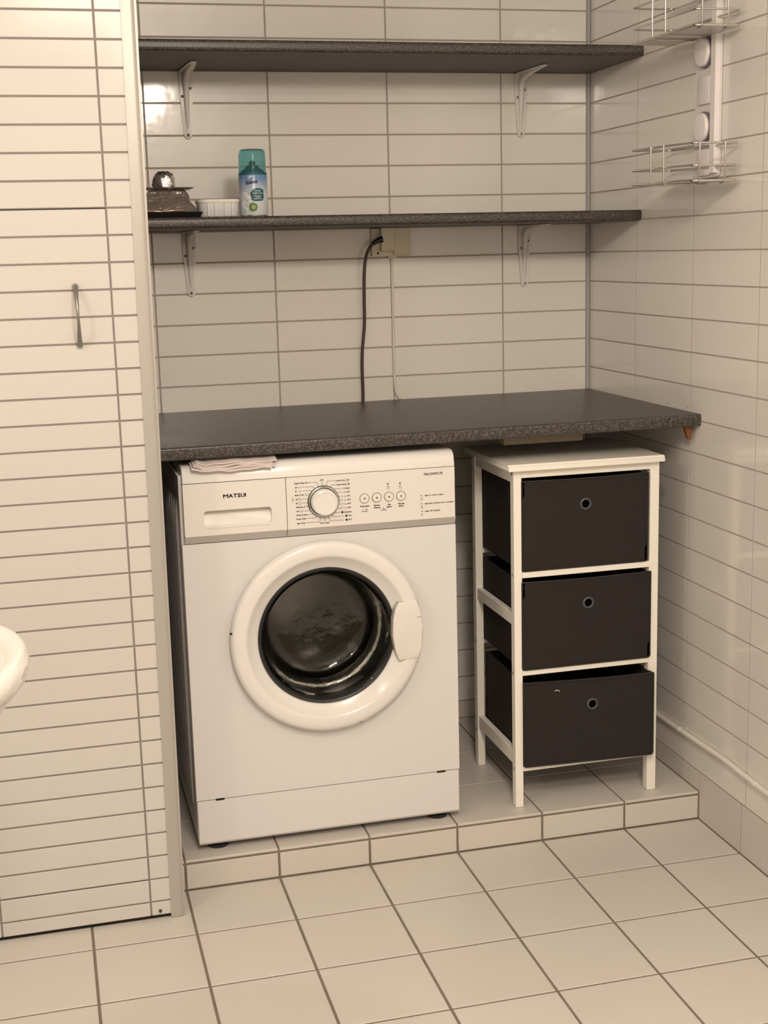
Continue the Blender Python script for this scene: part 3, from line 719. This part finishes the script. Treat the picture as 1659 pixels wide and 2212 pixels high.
fabric_box(-.4152, -.1172, -.6062, -.335, .6160, .8160, 'charcoal fabric box in the top compartment of the white stand', -.2656, .7566, tilt=.001)
fabric_box(-.4160, -.1090, -.6075, -.335, .3905, .5905, 'charcoal fabric box in the middle compartment of the white stand', -.2594, .5319, tilt=.0)
b3 = fabric_box(-.4150, -.1085, -.6200, -.350, .1640, .3600, 'charcoal fabric box in the lowest compartment, pulled slightly forward', -.2540, .2985, tilt=-.002, skew=-.016)
bm = NB(); tube(bm, [(-.3455, -.6225, .3395), (-.3410, -.6228, .3410), (-.3370, -.6228, .3400), (-.3335, -.6225, .3372)], .0007, 5); tag(obj('lint_thread', bm, 'white_print', b3), 'white thread')

# ================================================================== things on the lower shelf
ZS = 1.3978
# spray can
CXc, CYc, RC = -.9150, -.250, .0318
sc = empty('spray_can', (CXc, CYc, ZS-.001), 'air freshener spray can with translucent teal cap and floral label', 'spray can')
bm = NB(); lathe(bm, [(0, .002), (.027, .001), (.0305, .0), (.0316, .0022), (RC, .0045), (RC, .0870), (.0312, .0895)], (CXc, CYc, ZS-.0005), 'z', 48); body = obj('can_body', bm, 'can_label', sc, 40)
bm = NB(); lathe(bm, [(.0318, 0), (.0326, .0010), (.0322, .0026), (.0314, .003)], (CXc, CYc, ZS-.0008), 'z', 48, True); obj('base_rim', bm, 'can_metal', sc, 50)
bm = NB(); lathe(bm, [(.0312, .0890), (.0300, .0935), (.0240, .1000), (.0155, .1050), (.0140, .1085), (.0150, .1100), (.0, .1100)], (CXc, CYc, ZS), 'z', 40); obj('shoulder', bm, 'can_shoulder', sc, 40)
bm = NB(); lathe(bm, [(.0075, .1095), (.0075, .1160), (.0055, .1200), (0, .1200)], (CXc, CYc, ZS), 'z', 20); obj('nozzle', bm, 'can_valve', sc, 40)
cap_o = [(.0316, .0890), (.0318, .0930), (.0308, .0960), (.0304, .1100), (.0302, .1330), (.0292, .1400), (.0262, .1442), (.0200, .1455), (0, .1458)]
cap_i = [(0, .1440), (.0195, .1438), (.0250, .1425), (.0276, .1390), (.0286, .1330), (.0290, .1100), (.0294, .0950), (.0305, .0890)]
bm = NB(); lathe(bm, cap_o + cap_i, (CXc, CYc, ZS), 'z', 48, True); tag(obj('cap', bm, 'can_cap', sc, 40), 'translucent teal cap')
fa = math.atan2(-3.292-CYc, -1.407-CXc)
def wrap(off=.0003):
    def f(s, z):
        t = fa + s/RC; return (CXc+(RC+off)*math.cos(t), CYc+(RC+off)*math.sin(t), z)
    return f
def finepoly(bm, pts, mf):                 # outline filled in narrow vertical slices so that it hugs the can
    xs_ = sorted(p[0] for p in pts); x0, x1 = xs_[0], xs_[-1]; N = 14; prev = None
    for i in range(N+1):
        x = x0 + (x1-x0)*(i+.001*(i == 0)-.001*(i == N))/N; zs = []
        for (a, b), (c, d) in zip(pts, pts[1:]+pts[:1]):
            if (a-x)*(c-x) <= 0 and a != c: zs.append(b+(d-b)*(x-a)/(c-a))
        if not zs: continue
        cur = (bm.verts.new(mf(x, min(zs))), bm.verts.new(mf(x, max(zs))))
        if prev: bm.faces.new((prev[0], cur[0], cur[1], prev[1]))
        prev = cur
leaf = [(-.0185, .0010), (-.0120, .0090), (-.004, .0138), (.006, .0140), (.0150, .0098), (.0138, .002), (.0150, -.008), (.0110, -.0135), (.002, -.0140), (-.0085, -.0148), (-.0155, -.0105), (-.0100, -.0085), (-.0100, -.002)]
mw = wrap(.0003)
bm = NB(); finepoly(bm, [(a+.0095, b+1.4440) for a, b in leaf], mw); obj('label_leaf', bm, 'teal_print', body, recalc=False)
bm = NB(); m2_ = wrap(.0006)
for s, z, h_, w_ in (('fresh', 1.4525, .0040, .0120), ('cotton linen', 1.4475, .0034, .0215), ('Air freshener', 1.4415, .0022, .0150), ('Raumduft', 1.4385, .0022, .0110), ('Luftfrisker', 1.4352, .0022, .0180)):
    put_text(bm, s, .0105, z, 0, h=h_, width=w_, align='c', mapf=m2_, embolden=.0001)
for a in range(10):
    t = math.radians(15+a*20); x_, z_ = -.0050, 1.4800
    L = .0105 if a % 2 else .007
    V = [bm.verts.new(mw(x_+c_*math.cos(t)-e_*math.sin(t), z_+c_*math.sin(t)+e_*math.cos(t))) for c_, e_ in ((.001, -.0006), (L, 0), (.001, .0006))]
    bm.faces.new(V)
random.seed(5)
for k in range(16):
    a_ = -.0245 + random.random()*.017; b_ = 1.405 + random.random()*.045; r_ = .0020 + random.random()*.0028
    finepoly(bm, [(a_+r_*math.cos(i*.785), b_+r_*.9*math.sin(i*.785)) for i in range(8)], wrap(.00015))
tag(obj('label_white', bm, 'white_print', body, recalc=False), kind='stuff')
bm = NB(); put_text(bm, 'Scents', -.0030, 1.4715, 0, h=.0082, width=.0262, align='c', mapf=m2_, embolden=.0005, tilt=.13)
strip_pts = [(-.0065, 1.4802), (.0012, 1.4812)]
V = [bm.verts.new(m2_(*p)) for p in ((-.0065, 1.4795), (.0012, 1.4806), (.0012, 1.4815), (-.0065, 1.4804))]; bm.faces.new(V)
for k in range(9):
    a_ = -.022 + .017*((k*37) % 10)/10; b_ = 1.405 + .005*k
    bm.faces.new([bm.verts.new(mw(*p)) for p in ((a_, b_), (a_+.0009, b_), (a_+.0016, b_+.0040), (a_+.0008, b_+.0040))])
obj('label_dark', bm, 'navy_print', body, recalc=False)
bm = NB(); finepoly(bm, disc(-.0012, 1.4170, .0098, 24), mw); obj('label_seal', bm, 'green_print', body, recalc=False)
bm = NB(); ringpoly(bm, -.0012, 1.4170, .0072, .0079, 0, 24, m2_); finepoly(bm, disc(-.0012, 1.4170, .0048, 16), m2_); obj('seal_centre', bm, 'lime_print', body, recalc=False)
# white lidded box
wbx = empty('plastic_box', (-.996, -.245, ZS), 'small white plastic box with pale lid between foil pack and spray can', 'box')
def ocol(bm, rings):
    RR = [[bm.verts.new((x, y, z)) for x, y in pts] for pts, z in rings]; n = len(RR[0])
    for A, B in zip(RR, RR[1:]):
        for i in range(n): bm.faces.new((A[i], A[(i+1) % n], B[(i+1) % n], B[i]))
    bm.faces.new(RR[0]); bm.faces.new(RR[-1])
def boxring(g): 
    out = []
    for i, (x, y) in enumerate(rrect(-1.0415-g, -.9515+g, -.285-g, -.205+g, .022+g, 6)):
        out.append((x, y))
    return out
bm = NB(); ocol(bm, [(boxring(-.0030), ZS), (boxring(-.0016), ZS+.002), (boxring(.0), ZS+.0310)]); bb = obj('box_body', bm, 'frost_white', wbx, 40)
for x in (-1.022, -1.006, -.985, -.969):
    bm = NB(); prism(bm, [(x-.0022, -.2845), (x-.0014, -.2866), (x+.0014, -.2866), (x+.0022, -.2845)], 'z', ZS+.0015, ZS+.0300); obj('rib', bm, 'frost_white', bb, 50)
bm = NB(); ocol(bm, [(boxring(.0016), ZS+.0308), (boxring(.0022), ZS+.0318), (boxring(.0022), ZS+.0362), (boxring(.0010), ZS+.0375)]); obj('lid', bm, 'lid_white', wbx, 40)
# crumpled foil pack
fp = empty('foil_pack', (-1.118, -.235, ZS), 'crumpled silver foil and dark plastic pack beside the white trim', 'package')
bm = NB(); ocol(bm, [(rrect(-1.190, -1.040, -.288, -.190, .008, 3), ZS), (rrect(-1.193, -1.0335, -.293, -.186, .008, 3), ZS+.0105), (rrect(-1.190, -1.038, -.288, -.190, .008, 3), ZS+.0120)]); obj('tray', bm, 'tray_black', fp, 40)
random.seed(11); bm = NB(); rings = []
for k in range(9):
    t = k/8; z = ZS+.010 + .051*t
    x0 = -1.188 + .014*t; x1 = -1.0420 - .024*t**.8; y0 = -.286+.030*t; y1 = -.192-.025*t
    rings.append(([(x+.0022*math.sin(13*y*9+k*1.1+x*60), y+.0030*math.sin(x*95+k*1.7)) for x, y in rrect(x0, x1, y0, y1, .014, 5)], z + 0))
ocol(bm, rings); obj('pouch', bm, 'pouch', fp, 60)
bm = NB(); n = 26; tube(bm, [(-1.182+.105*i/n, -.2905 - .0015*math.sin(i*.4), ZS+.0140+.0010*math.sin(i*.33)) for i in range(n+1)], [.0026 if i % 2 else .0017 for i in range(n+1)], 8); obj('beaded_strip', bm, 'bronze_strip', fp, 60)
bm = NB(); ocol(bm, [(rrect(-1.178, -1.056, -.268, -.205, .006, 3), ZS+.0600), (rrect(-1.180, -1.047, -.272, -.202, .006, 3), ZS+.0620), (rrect(-1.176, -1.058, -.266, -.206, .006, 3), ZS+.0640)])
for v in bm.verts: v.co.z += .0012*math.sin(v.co.x*160) + .0012*math.sin(v.co.y*90)
obj('top_rim', bm, 'pouch', fp, 60)
bm = NB(); lathe(bm, [(.0240, 0), (.0240, .008), (.0236, .016), (.0220, .0240), (.0180, .0310), (.0100, .0366), (0, .0385)], (-1.1110, -.238, ZS+.0640), 'z', 36)
random.seed(3)
for v in bm.verts:
    a = math.atan2(v.co.y+.238, v.co.x+1.111); d = .0020*math.sin(a*5+v.co.z*170) + .0012*math.sin(a*11-v.co.z*330)
    v.co.x += d*math.cos(a); v.co.y += d*math.sin(a)
obj('foil_cap', bm, 'foil', fp, 60)

# ================================================================== socket, cords, pipe
so = empty('wall_socket', (-.53, 0, 1.296), 'cream double wall socket below the lower shelf', 'socket')
bm = NB(); box(bm, -.5860, -.4865, -.012, .0, 1.3005, 1.3690, .002, 2); obj('back_plate', bm, 'outlet', so, 40)
bm = NB(); prism(bm, [(-.036, 1.3690), (-.0330, 1.3160), (-.028, 1.3120), (-.010, 1.3120), (-.010, 1.3690)], 'x', -.5660, -.5325, .0015, 2); obj('cover_flap', bm, 'outlet', so, 40)
bm = NB(); prism(bm, [(-.024, 1.3690), (-.0235, 1.3060), (-.020, 1.3035), (-.010, 1.3035), (-.010, 1.3690)], 'x', -.5315, -.4890, .0015, 2); obj('cover_flap', bm, 'outlet', so, 40)
bm = NB(); lathe(bm, [(0, -.0008), (.0026, -.0008), (.0026, .002)], (-.5705, -.012, 1.3085), 'y', 14); obj('screw_hole', bm, 'gap_dark', so)
bm = NB(); prism(bm, [(-.5440, .0), (-.5200, .0), (-.5220, -.009), (-.5420, -.009)], 'z', 1.2950, 1.3010, .001); obj('cable_entry', bm, 'outlet', so)
pc = empty('power_cord', (-.61, -.03, .939), 'dark brown power cord running from the socket down behind the worktop', 'cord')
path = smooth_path([(-.5740, -.0330, 1.3400), (-.5880, -.0340, 1.3330), (-.6010, -.0330, 1.3150), (-.6080, -.0300, 1.2900), (-.6110, -.0270, 1.2500), (-.6115, -.0220, 1.1900), (-.6120, -.0190, 1.1350), (-.6185, -.0160, 1.0700), (-.6200, -.0140, 1.0200), (-.6190, -.0120, .9700), (-.6195, -.0110, .9420)], 6)
bm = NB(); tube(bm, path, .0040, 10); obj('cable', bm, 'cord', pc, 60)
bm = NB(); tube(bm, smooth_path([(-.5640, -.0325, 1.3420), (-.5740, -.0330, 1.3400), (-.5900, -.0340, 1.3315)], 5), [.0085, .0085, .0080, .0075, .0070, .0066, .0062, .0060, .0055, .0050, .0048], 12); obj('plug', bm, 'rubber', pc, 50)
bm = NB(); tube(bm, smooth_path([(-.5330, -.0036, 1.2970), (-.5332, -.0036, 1.2000), (-.5336, -.0036, 1.1000), (-.5338, -.0036, 1.0200), (-.5330, -.0036, .9780), (-.5290, -.0036, .9560), (-.5200, -.0036, .9420)], 6), .0036, 10)
tag(obj('cable_lead', bm, 'conduit', None, 60), 'thin cream cable running down the tiles from the socket', 'cable')
wp = empty('wall_pipe', (-.006, -.7, .18), 'thin white pipe running along the right wall above the base tiles', 'pipe')
bm = NB(); tube(bm, smooth_path([(-.0062, -.02, .1850), (-.0062, -.3000, .1845), (-.0062, -.4500, .1848), (-.0066, -.5700, .1868), (-.0066, -.6700, .1895), (-.0064, -.7700, .1915), (-.0062, -.8700, .1880), (-.0062, -.96, .1858), (-.0062, -1.2, .1850), (-.0062, -1.7, .1850)], 6), .0058, 10); obj('pipe', bm, 'pipe_white', wp, 60)
for y in (-.560, -.905):
    bm = NB(); lathe(bm, [(.0056, -.005), (.0066, -.0045), (.0066, .0045), (.0056, .005)], (-.0064, y, .1868), 'y', 16, True); obj('pipe_clip', bm, 'pipe_white', wp, 50)
for y, z, r in ((-.4620, .9490, .0016), (-.5560, .9505, .0016), (-.6745, .1045, .0014), (-.5450, .8975, .0024), (-.5530, .8965, .0018)):
    bm = NB(); lathe(bm, [(0, -.0006), (r*.7, -.0005), (r, .0002)], (0, y, z), 'x', 10); obj('stain', bm, 'dirt', wr, 50)

# ================================================================== wire rack on the right wall
rk = empty('shower_rack', (0, -.637, 1.44), 'white wall rack with two chrome wire baskets and round suction buttons', 'wall rack')
bm = NB(); prism(bm, rrect(-.6900, -.5840, 1.4480, 2.15, .010, 3), 'x', -.0006, -.0075, .0012); bp_ = obj('back_plate', bm, 'rack_plastic', rk, 40)
bm = NB(); prism(bm, [(-.0070, -.6890), (-.0165, -.6870), (-.0165, -.6680), (-.0070, -.6640)], 'z', 1.4560, 2.15); obj('side_rail', bm, 'rack_button', rk, 30)
for z in (1.7035, 1.5520, 1.8600):
    bm = NB(); lathe(bm, [(.0315, -.0070), (.0325, -.0110), (.0310, -.0155), (.0285, -.0160)], (0, -.6330, z), 'x', 40); r_ = obj('suction_rim', bm, 'rack_rim', rk, 50)
    bm = NB(); lathe(bm, [(.0292, -.0120), (.0290, -.0200), (.0268, -.0228), (.015, -.0242), (0, -.0245)], (0, -.6330, z), 'x', 40); obj('suction_button', bm, 'rack_button', rk, 40)
bm = NB(); box(bm, -.0140, -.0065, -.6560, -.6040, 1.5985, 1.6560, .0035, 2); obj('hook_block', bm, 'rack_plastic', rk, 40)
bm = NB(); box(bm, -.0130, -.0065, -.6560, -.6040, 1.4520, 1.5080, .0035, 2); obj('hook_block', bm, 'rack_plastic', rk, 40)
def basket(z0, tilt):
    X0, X1, Y0, Y1 = -.1116, -.0130, -.7840, -.4890
    def Z(y): return z0 + (y-Y0)*tilt
    b = None
    bm = NB()
    for dz in (0, .0300, .0735):
        pts = []
        for x, y in rrect(X0, X1, Y0, Y1, .012, 4): pts.append((x, y, Z(y)+dz))
        tube(bm, pts, .0022 if dz else .0026, 8, True)
    for y in (-.5960, -.6560):          # U wires: down the room side, across the floor to the wall side
        tube(bm, [(X0-.0030, y, Z(y)+.0755), (X0-.0030, y, Z(y)+.0040), (X0-.0005, y, Z(y)-.0030), (X0+.006, y, Z(y)-.0042), (X1-.006, y, Z(y)-.0042), (X1, y, Z(y)-.0010)], .0018, 8)
    for y, s in ((Y0-.003, 1),):
        for x in (-.1000, -.0440):
            tube(bm, [(x, y, Z(y)+.0755), (x, y, Z(y)+.0020), (x, y+.004*s, Z(y)-.0035), (x, y+.02*s, Z(y)-.0042)], .0017, 8)
    wires = obj('wire_basket', bm, 'wire_steel', rk, 60)
    bm = NB(); P = rrect(X0+.004, X1-.003, Y0+.004, Y1-.004, .010, 3)
    lo = [bm.verts.new((x, y, Z(y)-.0018)) for x, y in P]; hi = [bm.verts.new((x, y, Z(y)+.0006)) for x, y in P]
    bm.faces.new(lo); bm.faces.new(hi)
    for i in range(len(P)): bm.faces.new((lo[i], lo[(i+1) % len(P)], hi[(i+1) % len(P)], hi[i]))
    obj('basket_tray', bm, 'tray_plastic', wires)
    return wires
basket(1.4360, .020); basket(1.7335, .020)

# ================================================================== washbasin at the left edge
sk_ = empty('washbasin', (-1.72, -1.72, 0), 'white ceramic washbasin with rounded rim at the left edge', 'washbasin')
SX, SY, SZ = -1.6845, -1.660, .850
def srings(bm, rows, n=56):
    RR = []
    for a, b, z, dy in rows:
        RR.append([bm.verts.new((SX + a*math.copysign(abs(math.cos(t))**.92, math.cos(t)), SY + dy + b*math.copysign(abs(math.sin(t))**.92, math.sin(t)), z)) for t in (2*math.pi*i/n for i in range(n))])
    for A, B in zip(RR, RR[1:]):
        for i in range(n): bm.faces.new((A[i], A[(i+1) % n], B[(i+1) % n], B[i]))
    bm.faces.new(RR[0]); bm.faces.new(RR[-1])
bm = NB()
srings(bm, [(r, r, z, 0) for r, z in ((.05, .640), (.085, .645), (.120, .680), (.168, .730), (.200, .775), (.218, .800), (.229, .812), (.2375, .823), (.2405, .834), (.2390, .843), (.2345, .849), (.2280, .8505), (.2160, .8480), (.2040, .838), (.190, .815), (.165, .785), (.120, .760), (.06, .745), (.015, .742))])
obj('bowl', bm, 'ceramic', sk_, 60)
bm = NB(); lathe(bm, [(0, .0), (.115, .0), (.110, .02), (.090, .20), (.088, .45), (.100, .60), (.120, .672), (0, .672)], (SX, SY, .001), 'z', 40); obj('pedestal', bm, 'ceramic', sk_, 50)
